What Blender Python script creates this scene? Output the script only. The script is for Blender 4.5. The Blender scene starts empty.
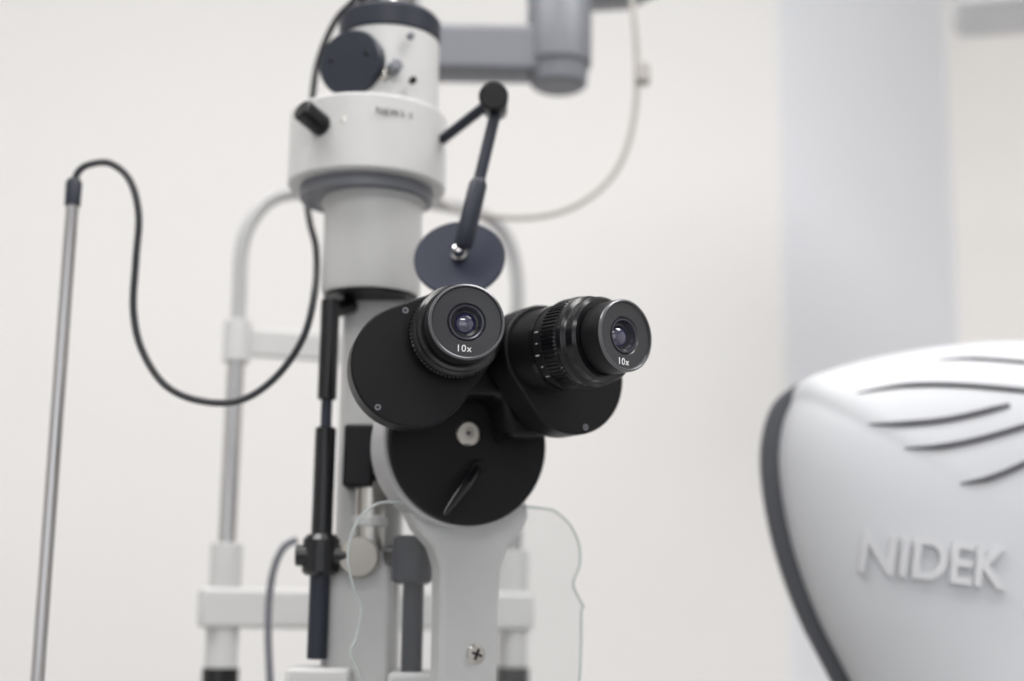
import bpy, math, random
from mathutils import Matrix, Vector
R=math.radians
H=1.15
sc=bpy.context.scene
sc.view_settings.view_transform='Standard'
I4=Matrix.Identity(4)
BASE=Matrix.Translation((0,0,H))
PAR=None; PLOC=I4

def mat(name,col,rough=.5,metal=0,spec=.5,bump=0,bscale=200,coat=0,trans=0,var=0):
    m=bpy.data.materials.new(name); m.use_nodes=True
    nt=m.node_tree; b=nt.nodes['Principled BSDF']
    b.inputs['Base Color'].default_value=(*col,1)
    b.inputs['Roughness'].default_value=rough
    b.inputs['Metallic'].default_value=metal
    b.inputs['Specular IOR Level'].default_value=spec
    b.inputs['Coat Weight'].default_value=coat
    b.inputs['Transmission Weight'].default_value=trans
    tc=nt.nodes.new('ShaderNodeTexCoord')
    n=nt.nodes.new('ShaderNodeTexNoise'); n.inputs['Scale'].default_value=bscale; n.inputs['Detail'].default_value=3
    nt.links.new(tc.outputs['Object'],n.inputs['Vector'])
    if var>0:
        mx=nt.nodes.new('ShaderNodeMix'); mx.data_type='RGBA'
        mx.inputs[6].default_value=(*[c*(1-var) for c in col],1)
        mx.inputs[7].default_value=(*[min(1,c*(1+var)) for c in col],1)
        nt.links.new(n.outputs['Fac'],mx.inputs[0]); nt.links.new(mx.outputs[2],b.inputs['Base Color'])
    if bump>0:
        bp=nt.nodes.new('ShaderNodeBump'); bp.inputs['Strength'].default_value=bump; bp.inputs['Distance'].default_value=.0005
        nt.links.new(n.outputs['Fac'],bp.inputs['Height']); nt.links.new(bp.outputs['Normal'],b.inputs['Normal'])
    return m
M_black=mat('black_paint',(.006,.006,.007),.42,spec=.2,bump=.12,bscale=900)
M_blackg=mat('black_gloss',(.007,.007,.008),.2,spec=.4)
M_face=mat('eyepiece_face',(.024,.024,.028),.28,spec=.5)
M_rim=mat('eyepiece_rim',(.12,.12,.13),.28,metal=.5)
M_lens=mat('coated_lens',(.02,.02,.06),.03,spec=1,coat=1)
M_lensring=mat('lens_ring',(.05,.05,.065),.2,metal=.4)
M_white=mat('cream_paint',(.51,.51,.505),.38,var=.02,bscale=60)
M_white2=mat('grey_paint',(.37,.37,.375),.36,var=.02,bscale=60)
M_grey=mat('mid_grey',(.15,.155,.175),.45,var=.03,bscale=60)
M_blue=mat('blue_grey_plastic',(.018,.021,.032),.42,spec=.3)
M_disc=mat('diffuser_disc_coating',(.020,.024,.040),.55,spec=.2)
M_chrome=mat('chrome',(.48,.47,.47),.18,metal=1)
M_steel=mat('steel',(.5,.48,.45),.3,metal=1)
M_knob=mat('satin_knob',(.34,.32,.29),.45,metal=.6)
M_cable=mat('cable_rubber',(.010,.011,.014),.4)
M_beige=mat('beige_cable',(.34,.32,.30),.5)
M_print=mat('white_print',(.8,.8,.8),.5)
M_shell=mat('instrument_shell',(.50,.51,.53),.5,spec=.35,var=.01,bscale=30)
M_band=mat('dark_band',(.050,.052,.060),.45)
M_letter=mat('grey_letter',(.53,.535,.55),.4)
M_slot=mat('vent_slot',(.06,.06,.068),.6)

def add(name,verts,faces,m,M=None,sharp=35,bevel=0,seg=3,smooth=True):
    M=BASE if M is None else M
    me=bpy.data.meshes.new(name)
    me.from_pydata([M@Vector(v) for v in verts],[],faces)
    me.update()
    import bmesh
    bm=bmesh.new(); bm.from_mesh(me); bmesh.ops.recalc_face_normals(bm,faces=bm.faces); bm.to_mesh(me); bm.free()
    if smooth:
        for p in me.polygons: p.use_smooth=True
        me.set_sharp_from_angle(angle=R(sharp))
    me.materials.append(m)
    o=bpy.data.objects.new(name,me); sc.collection.objects.link(o)
    if PAR is not None:
        o.parent=PAR; o.matrix_parent_inverse=PLOC.inverted()
    if bevel>0:
        b=o.modifiers.new('bevel','BEVEL'); b.width=bevel; b.segments=seg; b.limit_method='ANGLE'; b.angle_limit=R(35)
    return o
def group(name,loc):
    global PAR,PLOC
    e=bpy.data.objects.new(name,None); e.empty_display_size=.05
    e.location=loc; sc.collection.objects.link(e)
    PAR=e; PLOC=Matrix.Translation(loc)
    return e
def frame(d):
    d=Vector(d).normalized()
    a=Vector((0,0,1)) if abs(d.z)<.9 else Vector((1,0,0))
    u=d.cross(a).normalized(); v=d.cross(u).normalized()
    return u,v,d
def lathe(name,p,d,prof,m,M=None,segs=64,sharp=30,knurl=0,cap=True):
    u,v,w=frame(d); p=Vector(p); vs=[];fs=[]
    n=segs
    for l,r in prof:
        for i in range(n):
            a=2*math.pi*i/n; rr=r*(1-knurl*(1 if (i//2)%2 else 0)) if knurl else r
            vs.append(p+w*l+(u*math.cos(a)+v*math.sin(a))*rr)
    for k in range(len(prof)-1):
        for i in range(n):
            j=(i+1)%n
            fs.append((k*n+i,k*n+j,(k+1)*n+j,(k+1)*n+i))
    if cap:
        fs.append(tuple(range(n))); b=(len(prof)-1)*n; fs.append(tuple(range(b,b+n)))
    return add(name,vs,fs,m,M,sharp)
def rod(name,a,b,r,m,M=None,r2=None,ch=.0008,segs=40):
    a=Vector(a);b=Vector(b);L=(b-a).length; r2=r if r2 is None else r2; ch=min(ch,L*.3,r*.5,r2*.5)
    return lathe(name,a,b-a,[(0,r-ch),(ch,r),(L-ch,r2),(L,r2-ch)],m,M,segs)
def box(name,lo,hi,m,M=None,bevel=.002):
    x0,y0,z0=lo;x1,y1,z1=hi
    vs=[(x,y,z) for x in(x0,x1) for y in(y0,y1) for z in(z0,z1)]
    fs=[(0,1,3,2),(4,6,7,5),(0,4,5,1),(2,3,7,6),(0,2,6,4),(1,5,7,3)]
    return add(name,vs,fs,m,M,bevel=bevel)
def obox(name,a,b,w,h,m,M=None,bevel=.002):
    a=Vector(a);b=Vector(b);d=(b-a).normalized()
    s=d.cross(Vector((0,0,1))).normalized(); t=s.cross(d)
    vs=[]
    for p in(a,b):
        for i in(-1,1):
            for j in(-1,1): vs.append(p+s*i*w/2+t*j*h/2)
    fs=[(0,1,3,2),(4,6,7,5),(0,4,5,1),(2,3,7,6),(0,2,6,4),(1,5,7,3)]
    return add(name,vs,fs,m,M,bevel=bevel)
def extr(name,poly,y0,y1,m,M=None,bevel=.001,sharp=30):
    n=len(poly)
    vs=[(x,y0,z) for x,z in poly]+[(x,y1,z) for x,z in poly]
    fs=[tuple(range(n)),tuple(range(2*n-1,n-1,-1))]+[(i,(i+1)%n,n+(i+1)%n,n+i) for i in range(n)]
    return add(name,vs,fs,m,M,bevel=bevel,sharp=sharp)
def cr(pts,n=10,closed=False):
    P=[Vector(p) for p in pts]; out=[]
    N=len(P)
    rng=range(N if closed else N-1)
    for i in rng:
        if closed: p0,p1,p2,p3=P[(i-1)%N],P[i],P[(i+1)%N],P[(i+2)%N]
        else: p0,p1,p2,p3=P[max(i-1,0)],P[i],P[i+1],P[min(i+2,N-1)]
        for k in range(n):
            t=k/n
            out.append(.5*((2*p1)+(p2-p0)*t+(2*p0-5*p1+4*p2-p3)*t*t+(3*p1-p0-3*p2+p3)*t**3))
    if not closed: out.append(P[-1])
    return out
def tube(name,pts,r,m,M=None,n=10,segs=14,rf=None,smoothpts=True):
    P=cr(pts,n) if smoothpts else [Vector(p) for p in pts]
    vs=[];fs=[]; N=len(P)
    t=(P[1]-P[0]).normalized(); u,v,_=frame(t)
    for i,p in enumerate(P):
        t=(P[min(i+1,N-1)]-P[max(i-1,0)]).normalized()
        u=(u-t*u.dot(t)).normalized(); v=t.cross(u)
        rr=r*(rf(i/(N-1)) if rf else 1)
        for k in range(segs):
            a=2*math.pi*k/segs; vs.append(p+(u*math.cos(a)+v*math.sin(a))*rr)
    for i in range(N-1):
        for k in range(segs):
            j=(k+1)%segs; fs.append((i*segs+k,i*segs+j,(i+1)*segs+j,(i+1)*segs+k))
    fs.append(tuple(range(segs))); b=(N-1)*segs; fs.append(tuple(range(b,b+segs)))
    return add(name,vs,fs,m,M,sharp=60)
def text(name,s,size,m,M,warp=None,ext=.0001):
    c=bpy.data.curves.new(name+'_c','FONT'); c.body=s; c.size=size; c.extrude=ext; c.align_x='CENTER'; c.align_y='CENTER'
    c.offset=size*.022 if warp else 0
    c.space_character=1.0 if warp else 1.12
    o=bpy.data.objects.new(name+'_c',c); sc.collection.objects.link(o)
    dg=bpy.context.evaluated_depsgraph_get()
    me=bpy.data.meshes.new_from_object(o.evaluated_get(dg))
    bpy.data.objects.remove(o)
    me.name=name
    if warp:
        import bmesh
        bm=bmesh.new(); bm.from_mesh(me)
        bmesh.ops.triangulate(bm,faces=bm.faces)
        bmesh.ops.subdivide_edges(bm,edges=[e for e in bm.edges if e.calc_length()>size*.15],cuts=3)
        bm.to_mesh(me); bm.free()
    for v in me.vertices:
        co=M@v.co
        v.co=warp(co,v.co.z) if warp else co
    me.materials.clear(); me.materials.append(m)
    ob=bpy.data.objects.new(name,me); sc.collection.objects.link(ob)
    ob.parent=PAR; ob.matrix_parent_inverse=PLOC.inverted()
    return ob

# ------------------------------------------------------------------ ROOM
def wallmat(name,col): return mat(name,col,.75,spec=.2,bump=.15,bscale=300,var=.012)
M_wall=wallmat('warm_wall',(.735,.724,.712))
M_wall2=wallmat('cool_wall',(.82,.835,.875))
M_wall3=wallmat('alcove_wall',(.85,.83,.805))
M_ceil=wallmat('ceiling_paint',(.85,.85,.85))
M_floor=mat('vinyl_floor',(.40,.40,.41),.4,var=.08,bscale=8)
PAR=None
def slab(name,a,b,z0,z1,m,t=.08):
    a=Vector((a[0],a[1],0));b=Vector((b[0],b[1],0)); d=(b-a).normalized(); n=Vector((-d.y,d.x,0))*t
    vs=[(a.x,a.y,z0),(b.x,b.y,z0),(b.x+n.x,b.y+n.y,z0),(a.x+n.x,a.y+n.y,z0)]
    vs+=[(x,y,z1) for x,y,_ in vs]
    fs=[(0,1,2,3),(4,7,6,5),(0,4,5,1),(1,5,6,2),(2,6,7,3),(3,7,4,0)]
    return add(name,vs,fs,m,I4,smooth=False)
slab('wall_back',(-2.2,1.9),(.377,1.9),0,2.6,M_wall)
slab('wall_recess',(.377,1.9),(.73,2.25),0,2.6,M_wall2)
slab('wall_alcove',(.73,2.25),(2.2,2.1),0,2.6,M_wall3)
slab('wall_left',(-2.2,-2.5),(-2.2,1.9),0,2.6,M_wall)
slab('wall_right',(2.2,2.1),(2.2,-2.5),0,2.6,M_wall)
slab('baseboard_back',(-2.2,1.885),(.372,1.885),0,.08,M_ceil,t=.015)
def flat(name,x0,x1,y0,y1,z0,z1,m):
    return box(name,(x0,y0,z0),(x1,y1,z1),m,I4,bevel=0)
flat('floor',-2.3,2.3,-2.6,2.4,-.05,0,M_floor)
flat('ceiling',-2.3,2.3,-2.6,2.4,2.6,2.65,M_ceil)
WX0,WX1,WZ0,WZ1=-1.5,1.7,.85,2.3
flat('wall_front_lower',-2.2,2.2,-2.58,-2.5,0,WZ0,M_wall)
flat('wall_front_upper',-2.2,2.2,-2.58,-2.5,WZ1,2.6,M_wall)
flat('wall_front_side',-2.2,WX0,-2.58,-2.5,WZ0,WZ1,M_wall)
flat('wall_front_side_2',WX1,2.2,-2.58,-2.5,WZ0,WZ1,M_wall)
group('added_window_1',(.1,-2.5,1.5))  # unseen window, added to give glossy parts highlights and contrast
for i,x in enumerate([WX0,-.45,.60,WX1-.05]):
    box('mullion_%d'%(i+1),(x,-2.56,WZ0),(x+.05,-2.50,WZ1),M_ceil,I4,bevel=.004)
box('sill',(WX0-.05,-2.56,WZ0-.03),(WX1+.05,-2.42,WZ0+.01),M_ceil,I4,bevel=.004)
box('head',(WX0,-2.56,WZ1-.05),(WX1,-2.50,WZ1),M_ceil,I4,bevel=.004)

M_lamp=bpy.data.materials.new('lamp_diffuser'); M_lamp.use_nodes=True
_b=M_lamp.node_tree.nodes['Principled BSDF']; _b.inputs['Emission Color'].default_value=(1,.985,.97,1); _b.inputs['Emission Strength'].default_value=4
def clight(name,x,y,e,w=1.2,h=.6,col=(1,.987,.972)):
    g=group(name,(x,y,2.58))
    box('diffuser',(x-w/2,y-h/2,2.585),(x+w/2,y+h/2,2.6),M_lamp,I4,bevel=0)
    box('trim_frame',(x-w/2-.03,y-h/2-.03,2.59),(x+w/2+.03,y+h/2+.03,2.6),M_ceil,I4,bevel=0)
    L=bpy.data.lights.new(name+'_area','AREA'); L.shape='RECTANGLE'; L.size=w; L.size_y=h; L.energy=e; L.color=col
    o=bpy.data.objects.new('light_source',L); sc.collection.objects.link(o); o.location=(x,y,2.57)
    o.parent=g; o.matrix_parent_inverse=PLOC.inverted()
clight('ceiling_light',-.7,.5,16)
clight('ceiling_light.001',.8,.4,20)
clight('ceiling_light.002',0,-1.3,15)
w=bpy.data.worlds.new('World'); sc.world=w; w.use_nodes=True
w.node_tree.nodes['Background'].inputs[0].default_value=(.93,.96,1,1)
w.node_tree.nodes['Background'].inputs[1].default_value=1.5

# ------------------------------------------------------------------ TABLES
TZ=-.34
M_table=mat('laminate',(.6,.59,.58),.35,var=.02,bscale=20)
group('instrument_table',(-.1,.95,H+TZ-.03))
box('top',(-.42,.52,TZ-.03),(.14,1.25,TZ),M_table,bevel=.004)
rod('column',(-.14,.9,TZ-.03),(-.14,.9,-H+.04),.04,M_grey)
box('foot_plate',(-.36,.66,-H),(.08,1.14,-H+.04),M_grey,bevel=.01)
group('side_table',(.42,1.0,H+TZ-.03))
box('top',(.16,.72,TZ-.03),(.75,1.3,TZ),M_table,bevel=.004)
rod('column',(.45,1.0,TZ-.03),(.45,1.0,-H+.04),.04,M_grey)
box('foot_plate',(.25,.8,-H),(.65,1.2,-H+.04),M_grey,bevel=.01)

# ------------------------------------------------------------------ SLIT LAMP
group('slit_lamp',(-.085,.82,H+TZ))
box('base_slide',(-.2,.70,TZ+.001),(.06,.90,TZ+.035),M_white,bevel=.008)
rod('base_pillar',(-.085,.83,TZ+.03),(-.085,.83,-.2),.03,M_white2)
tube('joystick',[(-.06,.72,TZ+.03),(-.06,.715,TZ+.07),(-.058,.705,TZ+.12)],.008,M_black)
box('swing_arm_base',(-.125,.765,-.2),(.02,.86,-.165),M_white,bevel=.006)
CX,CY=-.085,.82
box('tower_column',(CX-.017,.822,-.17),(CX+.021,.85,.20),M_white,bevel=.004)
box('tower_lower_block',(CX-.0205,.806,-.17),(CX+.0185,.84,.030),M_white,bevel=.003)
rod('bright_shaft',(-.080,.808,.026),(-.080,.808,.066),.0085,M_steel)
rod('shaft_collar',(-.080,.808,.040),(-.080,.808,.046),.0105,M_white)
box('centering_block',(-.0955,.797,.062),(-.078,.826,.098),M_black,bevel=.002)
lathe('clamp_knob',(-.0845,.806,.022),(0,-1,.05),[(0,.0095),(.002,.0115),(.010,.0115),(.012,.0105),(.0125,.004)],M_knob)
lathe('lower_drum',(CX,CY,.1775),(0,0,1),[(0,.0265),(0,.0285),(.002,.0295),(.055,.0295),(.055,.031),(.066,.031)],M_white)
lathe('drum_black_band',(CX,CY,.1755),(0,0,1),[(0,.024),(0,.0278),(.0035,.0278)],M_black)
RX=-.0895
lathe('gap_ring',(RX,CY,.236),(0,0,1),[(0,.037),(0,.040),(.01,.040)],M_grey)  # narrower grey ring in the gap below the ring housing
lathe('ring_housing',(RX,CY,.243),(0,0,1),[(0,.041),(0,.0462),(.0015,.0477),(.0445,.0477),(.046,.0462),(.046,.03)],M_white,segs=96)
TX=-.0785
lathe('lamp_house',(TX,CY,.287),(0,0,1),[(0,.031),(.05,.031),(.0515,.030),(.054,.030)],M_white)
lathe('lamp_house_cap',(TX,CY,.338),(0,0,1),[(0,.0305),(.001,.0315),(.013,.0315),(.016,.029),(.018,.018)],M_blue)
lathe('lamp_socket',(TX+.002,CY,.355),(0,0,1),[(0,.013),(.05,.013),(.052,.011)],M_chrome)
rod('lamp_plug',(TX-.014,CY-.006,.352),(TX-.014,CY-.006,.40),.006,M_blackg)
lathe('aperture_dial',(-.0955,.800,.314),(-.32,-.94,-.02),[(0,.018),(.0,.0205),(.0095,.0205),(.0115,.019),(.0117,.006)],M_blue,segs=72)
for i in range(2):
    a=R(200+i*150); c=Vector((-.0955,.800,.314)); u,v,d=frame((-.32,-.94,-.02))
    rod('dial_dimple_%d'%(i+1),c+d*.0112+(u*math.cos(a)+v*math.sin(a))*.012,c+d*.0122+(u*math.cos(a)+v*math.sin(a))*.012,.0016,M_blackg)
lathe('filter_lever',(-.0740,.792,.308),(.3,-.9,.1),[(0,.003),(.006,.003),(.006,.0045),(.011,.0045),(.012,.003)],M_grey,segs=6,sharp=20)
rod('filter_stub',(-.088,.80,.298),(-.076,.785,.306),.0022,M_steel)
rod('housing_screw',(-.064,.79,.33),(-.062,.7865,.33),.0022,M_grey)
rod('housing_screw_2',(-.062,.79,.302),(-.060,.786,.302),.0022,M_blackg)
text('housing_print','N6W1·1',.0060,M_blackg,BASE@Matrix.Translation((-.070,.7757,.277))@Matrix.Rotation(R(24),4,'Z')@Matrix.Rotation(R(90),4,'X'))
lathe('slit_width_knob',(-.1085,.783,.2675),(-.66,-.62,.40),[(-.006,.0045),(.004,.0045),(.004,.0058),(.006,.0068),(.021,.0068),(.0225,.0055)],M_blackg)
rod('knob_grub_screw',(-.0985,.776,.272),(-.0985,.773,.272),.0026,M_steel)
rx=-.1062; ry=.80
rod('tilt_rod_upper',(rx,ry,.112),(rx,ry,.171),.0055,M_blackg)
rod('tilt_rod_neck',(rx,ry,.09),(rx,ry,.115),.0032,M_blue)
rod('tilt_rod_sleeve',(rx,ry,.03),(rx,ry,.096),.006,M_blackg)
rod('tilt_rod_arm',(rx,ry+.003,.165),(rx+.01,ry+.02,.172),.005,M_blackg)
lathe('tilt_clamp',(rx,ry,.012),(0,0,1),[(0,.008),(.002,.0105),(.020,.0105),(.023,.008)],M_blackg)
rod('tilt_clamp_bolt',(rx-.014,ry-.003,.023),(rx+.02,ry,.023),.006,M_blackg)
rod('tilt_rod_lower',(rx,ry,-.034),(rx,ry,.014),.0058,M_blue)
box('tilt_rod_foot',(rx-.016,ry-.012,-.06),(rx+.02,ry+.03,-.038),M_white,bevel=.003)
lathe('side_clamp',(-.0545,.80,.008),(0,0,1),[(0,.009),(.002,.0115),(.025,.0115),(.027,.009)],M_blue)
rod('side_rod',(-.0535,.80,-.045),(-.0535,.80,.012),.006,M_blue)
rod('side_clamp_bolt',(-.07,.808,.024),(-.045,.80,.024),.006,M_blackg)
box('side_rod_foot',(-.066,.79,-.06),(-.040,.84,-.040),M_white,bevel=.003)
dc=Vector((-.0305,.775,.1905)); dn=Vector((-.05,-.92,.39)).normalized()
lathe('diffuser_disc',dc,dn,[(-.001,.0252),(-.0005,.0260),(.001,.0260),(.0014,.0254)],M_disc,segs=80)
lathe('disc_boss',dc+dn*.0012,dn,[(0,.0045),(.004,.0045),(.005,.0035),(.0095,.003),(.01,.002)],M_chrome)
a=Vector((-.0285,.765,.1945)); b=Vector((-.0200,.766,.234)); c=Vector((-.0110,.770,.278))
lathe('disc_handle',a,b-a,[(0,.004),(.002,.0052),(.012,.0055),(.038,.0052),(.0415,.0036)],M_blue)
rod('disc_arm',b,c,.0034,M_blue)
box('disc_joint',(-.0185,.762,.275),(-.0045,.784,.290),M_blackg,bevel=.005)
lathe('disc_joint_disc',(-.0125,.762,.283),(0,-1,0),[(-.002,.0085),(.001,.0085),(.002,.0075)],M_black)
rod('disc_link',(-.015,.775,.284),(-.044,.805,.271),.0032,M_blue)

# ---- microscope
MO=Vector((-.0256,.76,.083))
MS=BASE@Matrix.Translation(MO)@Matrix.Rotation(R(20),4,'Z')
lathe('microscope_front_plate',(.003,0,.001),(0,-1,0),[(-.004,.0440),(-.004,.0450),(.0,.0450),(.0012,.0440)],M_black,MS,segs=128)
lathe('microscope_drum',(0,.003,0),(0,1,0),[(0,.0438),(.001,.0450),(.024,.0450),(.026,.0435),(.026,.034),(.07,.032),(.072,.03)],M_white2,MS,segs=128)
rod('objective_tube',(0,.07,0),(0,.085,0),.026,M_blackg,MS)
lathe('pivot_screw',(.002,-.0005,.006),(0,-1,0),[(0,.0068),(.0015,.0068),(.0024,.0058),(.0024,.0028),(.0018,.0024),(.0018,.0005)],M_steel,MS,segs=40)
lathe('pivot_screw_hex',(.002,-.0020,.006),(0,-1,0),[(0,.0015),(.0008,.0015)],M_slot,MS,segs=6)
a=Vector((.007,-.001,-.013)); b=Vector((-.0155,-.018,-.039))
tube('magnification_lever',[a,a.lerp(b,.3)+Vector((0,-.003,0)),a.lerp(b,.7)+Vector((0,-.001,0)),b],.0030,M_blackg,MS,rf=lambda t:1.25-.9*t*t)
rod('lever_root',(.007,.0,-.012),(.007,-.005,-.013),.0045,M_black,MS)
bh=[(-.026,.024),(.012,.024),(.018,.002),(.040,.004),(.038,.03),(.028,.050),(-.026,.050),(-.034,.03)]
extr('binocular_housing',bh,-.027,.0,M_black,MS,bevel=.003)
def hull(c1,r1,c2,r2,n=120):
    out=[]
    for i in range(n):
        t=2*math.pi*i/n; d=(math.cos(t),math.sin(t))
        s1=c1[0]*d[0]+c1[1]*d[1]+r1; s2=c2[0]*d[0]+c2[1]*d[1]+r2
        c,r=(c1,r1) if s1>=s2 else (c2,r2)
        out.append((c[0]+r*d[0],c[1]+r*d[1]))
    res=[out[0]]
    for p in out[1:]:
        if (Vector(p)-Vector(res[-1])).length>1e-5: res.append(p)
    return res
def eyepiece(tag,px,pz,az,ex,ez,ext,tilt=0,az2=0,cs=1.0):
    PM=MS@Matrix.Translation((px,-.045,pz))@Matrix.Rotation(R(az),4,'Z')@Matrix.Rotation(R(tilt),4,'X')
    extr(tag+'_prism_housing',hull((0,0),.032,(ex,ez),.0245),0,.020,M_black,PM,bevel=.0012)
    s=1 if ex>0 else -1
    for k,(ax,rr) in enumerate([(100 if s>0 else 75,.0285),(232 if s>0 else 285,.0285)]):
        q=(math.cos(R(ax))*rr,math.sin(R(ax))*rr)
        lathe(tag+'_plate_screw_%d'%(k+1),(q[0],.0003,q[1]),(0,-1,0),[(0,.0016),(.0007,.0016),(.0007,.0008),(.0002,.0007)],M_grey,PM,segs=20)
    PM=PM@Matrix.Translation((ex,0,ez))@Matrix.Rotation(R(az2),4,'Z')
    o=Vector((0,0.006,0)); d=(0,-1,0)
    e=ext+.006
    lathe(tag+'_eye_tube',o,d,[(0,.0225),(.001,.0218),(.006+e,.0218)],M_black,PM)
    if ext>.01:
        lathe(tag+'_tube_groove',o,d,[(.018,.0219),(.018,.0223),(.021,.0223),(.021,.0219)],M_blackg,PM)
        for k in range(5):
            an=R(168+k*16); p=Vector((math.cos(an)*.02195,-(e-.002),math.sin(an)*.02195))
            q=Vector((math.cos(an)*.02195,-(e-.0035 if k%2 else e-.0045),math.sin(an)*.02195))
            rod(tag+'_scale_mark_%d'%(k+1),o+p,o+q,.0002,M_print,PM,segs=6)
        kw=.012
    else: kw=.0085
    k0=.004+e-(kw-.0085)
    lathe(tag+'_diopter_knurl',o,d,[(k0,.0220),(k0+.001,.0238),(k0+kw-.001,.0238),(k0+kw,.0222)],M_blackg,PM,segs=280,knurl=.035,sharp=20)
    lathe(tag+'_diopter_collar',o,d,[(.012+e,.0215),(.0135+e,.0232),(.0165+e,.0232),(.0172+e,.0222),(.0180+e,.0226),(.0188+e,.0218),(.0235+e,.0218),(.025+e,.0205)],M_blackg,PM,segs=96)
    lathe(tag+'_eye_cup',o,d,[(.024+e,.0170*cs),(.0255+e,.0186*cs),(.027+e,.0190*cs),(.0385+e,.0190*cs)],M_black,PM,segs=96,cap=False)
    E=.0385+e
    lathe(tag+'_cup_rim',o,d,[(E,.0190*cs),(E+.0010,.0188*cs),(E+.0014,.0180*cs),(E+.0012,.0176*cs)],M_rim,PM,segs=96,cap=False)
    lathe(tag+'_cup_face',o,d,[(E+.0012,.0176*cs),(E+.0002,.0170*cs),(E-.0002,.0098),(E-.0010,.0090)],M_face,PM,segs=96,cap=False)
    lathe(tag+'_lens_ring',o,d,[(E-.0010,.0090),(E-.0002,.0086),(E-.0004,.0078),(E-.0035,.0066)],M_lensring,PM,segs=72,cap=False)
    lathe(tag+'_lens_cell',o,d,[(E-.0035,.0066),(E-.0038,.0052),(E-.0060,.0048)],M_blackg,PM,segs=72,cap=False)
    lathe(tag+'_lens',o,d,[(E-.0050,.0068),(E-.0038,.0055),(E-.0026,.0040),(E-.0019,.0022),(E-.0017,.0004)],M_lens,PM,segs=64,sharp=80)
    text(tag+'_power_print','10x',.0048,M_print,PM@Matrix.Translation((-.0012,.006-(E+.0002),-.0133))@Matrix.Rotation(R(90),4,'X'))
eyepiece('left',-.0423,.034,-8,.0195,.016,0,az2=1)
eyepiece('right',.0462,.0350,11,-.0185,.0110,.0210,az2=9,cs=.955)
# bracket
BX=.009
prof=[(-.034,-.028),(.033,-.028),(.0335,-.038),(.030,-.046),(.022,-.055),(.018,-.066),(.0165,-.09),(.0165,-.27),(-.0165,-.27),(-.0165,-.09),(-.017,-.066),(-.021,-.055),(-.030,-.046),(-.0345,-.038)]
extr('microscope_bracket',[(x+BX,z) for x,z in prof],.010,.030,M_white,MS,bevel=.003)
lathe('bracket_screw',(.0035+BX,.0105,-.112),(0,-1,0),[(0,.0052),(.0012,.0052),(.0022,.0042),(.0024,.0030)],M_steel,MS,segs=40)
for k in(0,90):
    M2=MS@Matrix.Translation((.0035+BX,.0078,-.112))@Matrix.Rotation(R(k+20),4,'Y')
    box('bracket_screw_slot_%d'%(k//90+1),(-.0030,-.0004,-.0007),(.0030,.0003,.0007),M_blackg,M2,bevel=0)
# breath shield
so=[(-.036,-.032),(-.052,-.034),(-.062,-.044),(-.066,-.060),(-.063,-.076),(-.058,-.088),(-.060,-.104),(-.063,-.112),(-.056,-.128),(-.052,-.16),(.058,-.16),(.064,-.126),(.065,-.09),(.066,-.086),(.060,-.074),(.064,-.062),(.062,-.048),(.052,-.036),(.035,-.032)]
so=[(x+(.009 if x>0 else .006),z) for x,z in so]
sp=[(v.x,v.y) for v in cr([Vector((x,z,0)) for x,z in so],6,True)]
M_clear=bpy.data.materials.new('clear_acrylic'); M_clear.use_nodes=True
nt=M_clear.node_tree; nt.nodes.clear()
out=nt.nodes.new('ShaderNodeOutputMaterial'); tr=nt.nodes.new('ShaderNodeBsdfTransparent'); gl=nt.nodes.new('ShaderNodeBsdfGlossy'); mx=nt.nodes.new('ShaderNodeMixShader')
tr.inputs[0].default_value=(.96,.965,.967,1); gl.inputs['Roughness'].default_value=.03; mx.inputs[0].default_value=.06
nt.links.new(tr.outputs[0],mx.inputs[1]); nt.links.new(gl.outputs[0],mx.inputs[2]); nt.links.new(mx.outputs[0],out.inputs[0])
M_edge=mat('acrylic_edge',(.66,.71,.70),.1,trans=.55)
extr('breath_shield',sp,.0085,.0095,M_clear,MS,bevel=0)
loop=[(x,.009,z) for x,z in sp]; loop.append(loop[0])
tube('breath_shield_edge',loop,.0008,M_edge,MS,smoothpts=False,segs=8)

CP=[(-.2606,.80,.238),(-.2595,.80,.2455),(-.2536,.80,.2508),(-.2405,.80,.252),(-.228,.80,.2416),(-.2215,.80,.2208),(-.2214,.80,.1934),(-.221,.80,.1634),(-.2146,.80,.1398),(-.1998,.80,.1192),(-.1793,.80,.1104),(-.1562,.80,.111),(-.1365,.80,.1245),(-.1215,.80,.148),(-.1165,.805,.1766),(-.1195,.825,.207),(-.128,.85,.232),(-.135,.877,.262),(-.1326,.87,.3154),(-.128,.86,.342),(-.115,.84,.3615),(-.100,.825,.372),(-.094,.815,.392)]
tube('lamp_cable',CP,.0021,M_cable)
rod('fixation_rod',(-.261,.80,TZ),(-.261,.80,.232),.0038,M_chrome)
lathe('fixation_rod_cap',(-.261,.80,.2255),(0,0,1),[(0,.0046),(.014,.0048),(.0165,.0035)],M_blue)

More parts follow.
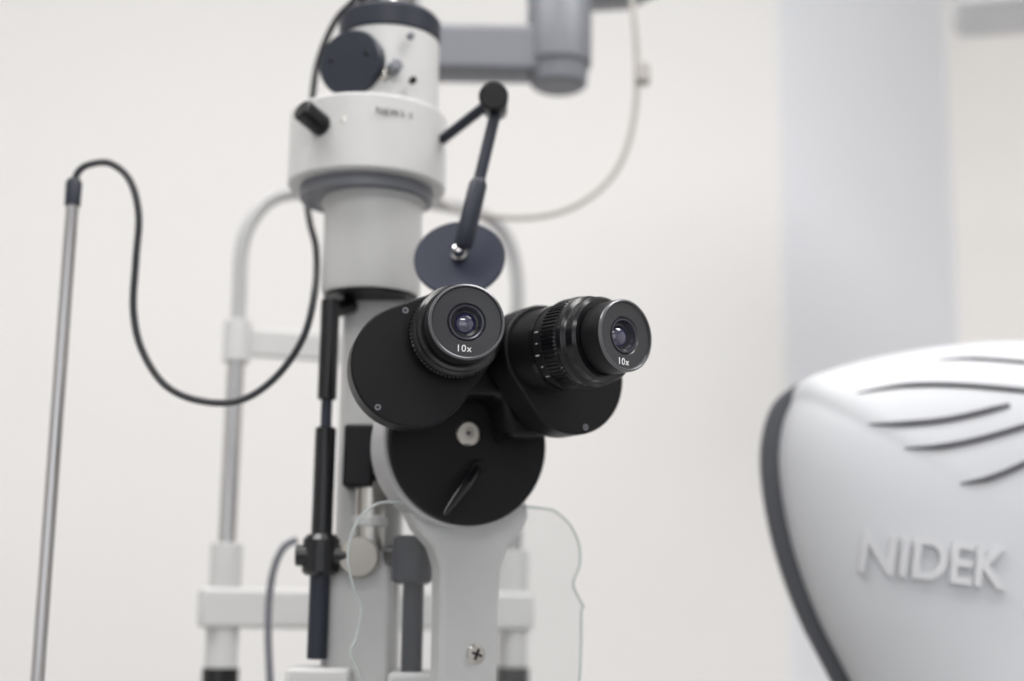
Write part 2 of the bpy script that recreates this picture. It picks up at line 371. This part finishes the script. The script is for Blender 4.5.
# ------------------------------------------------------------------ HEADREST
group('headrest_frame',(-.1,1.0,H+TZ))
LP=Vector((-.1955,.98,0)); RP=Vector((.0035,1.045,0))
def up(p,z): return (p.x,p.y,z)
d=(RP-LP)
def al(t,z): q=LP+d*t; return (q.x,q.y,z)
arch=[up(LP,.17),up(LP,.21),up(LP,.245),al(.03,.268),al(.10,.286),al(.22,.293),al(.5,.296),al(.78,.293),al(.90,.286),al(.97,.268),up(RP,.24),up(RP,.2),up(RP,.17)]
tube('arch_tube',arch,.0050,M_white2)
for n,p in(('left',LP),('right',RP)):
    rod(n+'_height_joint',up(p,.163),up(p,.193),.0098,M_white)
    rod(n+'_chrome_rod',up(p,.02),up(p,.18),.0060,M_chrome)
    rod(n+'_sleeve',up(p,-.05),up(p,.036),.0110,M_white)
    rod(n+'_black_sleeve',up(p,TZ),up(p,-.048),.0125,M_blackg)
obox('forehead_band',al(.03,.178),al(.97,.178),.006,.020,M_white)
obox('lower_crossbar',al(-.08,-.008),al(1.06,-.008),.026,.027,M_white,bevel=.003)
tube('headrest_cord',[(-.135,.90,.036),(-.144,.90,.030),(-.150,.90,.012),(-.151,.90,-.02),(-.146,.90,-.08),(-.142,.92,-.2),(-.142,.94,TZ+.003)],.0024,M_grey)

# ------------------------------------------------------------------ ARTICULATED ARM (behind)
group('articulated_arm',(.03,1.0,H+.4))
obox('arm_bar',(-.085,1.0,.405),(.02,1.0,.405),.03,.038,M_grey,bevel=.005)
lathe('arm_joint',(.0325,1.0,.396),(0,0,1),[(0,.0235),(.001,.0245),(.058,.0245),(.060,.0235)],M_grey)
lathe('arm_joint_base',(.0325,1.0,.379),(0,0,1),[(0,.018),(.002,.0210),(.018,.0225)],M_grey)
obox('arm_bar_upper',(.02,1.0,.455),(.10,1.05,.483),.035,.026,M_grey,bevel=.005)
rod('arm_ceiling_post',(.103,1.055,.482),(.103,1.055,2.6-H),.014,M_grey)
obox('arm_bar_left',(-.08,1.0,.405),(-.12,1.15,.56),.03,.03,M_grey,bevel=.005)
tube('signal_cable',[(.084,1.03,.49),(.0877,1.0,.449),(.0915,1.0,.3925),(.087,1.0,.345),(.0726,1.0,.3103),(.045,1.0,.287),(.012,1.0,.278),(-.025,1.0,.280),(-.0547,1.0,.291),(-.08,1.0,.34),(-.083,1.0,.39)],.0021,M_beige)
box('cable_clip',(.090,.994,.383),(.101,1.006,.399),M_beige,bevel=.002)

# ------------------------------------------------------------------ AUTOREFRACTOR
MCX=.345
group('autorefractor',(MCX,.98,H+TZ))
L=[(MCX,.1745),(.3025,.1725),(.250,.1640),(.2080,.1525),(.187,.1425),(.174,.1277),(.1675,.1009),(.1690,.0676),(.1772,.0283),(.1910,-.0102),(.2105,-.049),(.230,-.09),(.245,-.14),(.26,-.18)]
full=L+[(2*MCX-x,z) for x,z in reversed(L[1:])]
outl=[(v.x,v.y) for v in cr([Vector((x,z,0)) for x,z in full],8,True)]
CC=(MCX,.03)
def dome(name,ol,y0,D,n,m,rings=28):
    N=len(ol); vs=[];fs=[]
    for k in range(rings+1):
        th=math.pi/2*(1-k/rings)
        rho=math.sin(th)**(2/n) if th>0 else 0
        dep=math.cos(th)**(2/n) if k>0 else 0
        rho=max(rho,.001)
        for x,z in ol: vs.append((CC[0]+(x-CC[0])*rho,y0-D*dep,CC[1]+(z-CC[1])*rho))
    for k in range(rings):
        for i in range(N):
            j=(i+1)%N; fs.append((k*N+i,k*N+j,(k+1)*N+j,(k+1)*N+i))
    fs.append(tuple(range(rings*N,rings*N+N)))
    return add(name,vs,fs,m,sharp=70)
def pull(p):
    x,z=p; f=min(1,max(0,(.150-z)/.02)); f=f*f*(3-2*f)
    s=1 if x<MCX else -1
    return (x+s*.0115*f,z)
outf=[pull(p) for p in outl]
DD,NN,Y0=.072,2.9,.93
dome('front_shell',outf,Y0,DD,NN,M_shell)
extr('dark_seam_band',outl,Y0,Y0+.010,M_band,bevel=.002,sharp=60)
dome('rear_shell',[pull(pull(p)) for p in outl],Y0+.009,-.17,2.0,M_shell)
box('machine_neck',(MCX-.08,.93,-.26),(MCX+.08,1.08,-.15),M_shell,bevel=.015)
box('machine_base',(MCX-.13,.85,TZ+.001),(MCX+.13,1.14,-.25),M_shell,bevel=.02)
def surf(x,z):
    a=math.atan2(z-CC[1],x-CC[0]); rr=math.hypot(x-CC[0],z-CC[1])
    best=None
    for i in range(len(outf)):
        p=outf[i];q=outf[(i+1)%len(outf)]
        a1=math.atan2(p[1]-CC[1],p[0]-CC[0])-a; a2=math.atan2(q[1]-CC[1],q[0]-CC[0])-a
        a1=(a1+math.pi)%(2*math.pi)-math.pi; a2=(a2+math.pi)%(2*math.pi)-math.pi
        if a1*a2<=0 and abs(a1-a2)<1:
            t=0 if a1==a2 else a1/(a1-a2)
            best=math.hypot(p[0]+(q[0]-p[0])*t-CC[0],p[1]+(q[1]-p[1])*t-CC[1]); break
    rho=min(.999,rr/best)
    return Y0-DD*(1-rho**NN)**(1/NN)
def vent(name,pts,wd):
    P=[(x,surf(x,z)-.0002,z) for x,_,z in [(v.x,0,v.z) for v in cr([Vector((x,0,z)) for x,z in pts],10)]]
    tube(name,P,wd,M_slot,smoothpts=False,segs=10,rf=lambda t:max(.15,min(1,math.sin(math.pi*min(1,t*.75+.04))*1.2)))
vent('vent_1',[(.274,.1555),(.295,.156),(.32,.154),(.36,.150)],.0015)
vent('vent_2',[(.219,.132),(.25,.137),(.285,.137),(.33,.133)],.0018)
vent('vent_3',[(.224,.1115),(.245,.1115),(.275,.115),(.311,.124)],.0019)
vent('vent_4',[(.244,.096),(.265,.097),(.29,.102),(.33,.114)],.0019)
vent('vent_5',[(.276,.074),(.292,.077),(.31,.084),(.335,.096)],.0019)
def warp(co,lz):
    x,z=co.x,co.z-H
    return Vector((x,surf(x,z)-.0008-(lz+.0003)*4,co.z))
TM=BASE@Matrix.Translation((.2575,0,.0265))@Matrix.Rotation(R(7),4,'Y')@Matrix.Rotation(R(90),4,'X')@Matrix.Diagonal((.94,1.14,1,1))
text('raised_lettering','NIDEK',.031,M_letter,TM,warp=warp,ext=.0003)

# ------------------------------------------------------------------ WALL DISPLAY top right
group('wall_display',(.56,1.35,H+.6))
DM=BASE@Matrix.Translation((.627,1.35,.678))@Matrix.Rotation(R(-14),4,'Z')
M_disp=mat('display_plastic',(.72,.725,.74),.45)
box('housing',(-.17,-.05,-.075),(.17,.05,.14),M_disp,DM,bevel=.014)
box('screen',(-.15,-.052,-.045),(.15,-.049,.12),M_blackg,DM,bevel=.002)
rod('ceiling_pole',(.64,1.36,.80),(.64,1.36,2.6-H),.02,M_grey)

# ------------------------------------------------------------------ CAMERA
cam=bpy.data.cameras.new('camera'); co=bpy.data.objects.new('camera',cam); sc.collection.objects.link(co)
cam.lens=49.22; cam.sensor_width=36; cam.sensor_fit='HORIZONTAL'; cam.clip_start=.01
co.matrix_world=Matrix.Translation((0,0,H))@Matrix.Rotation(R(100.5),4,'X')@Matrix.Rotation(R(.8),4,'Z')
cam.dof.use_dof=True; cam.dof.focus_distance=.672; cam.dof.aperture_fstop=3.5
sc.camera=co
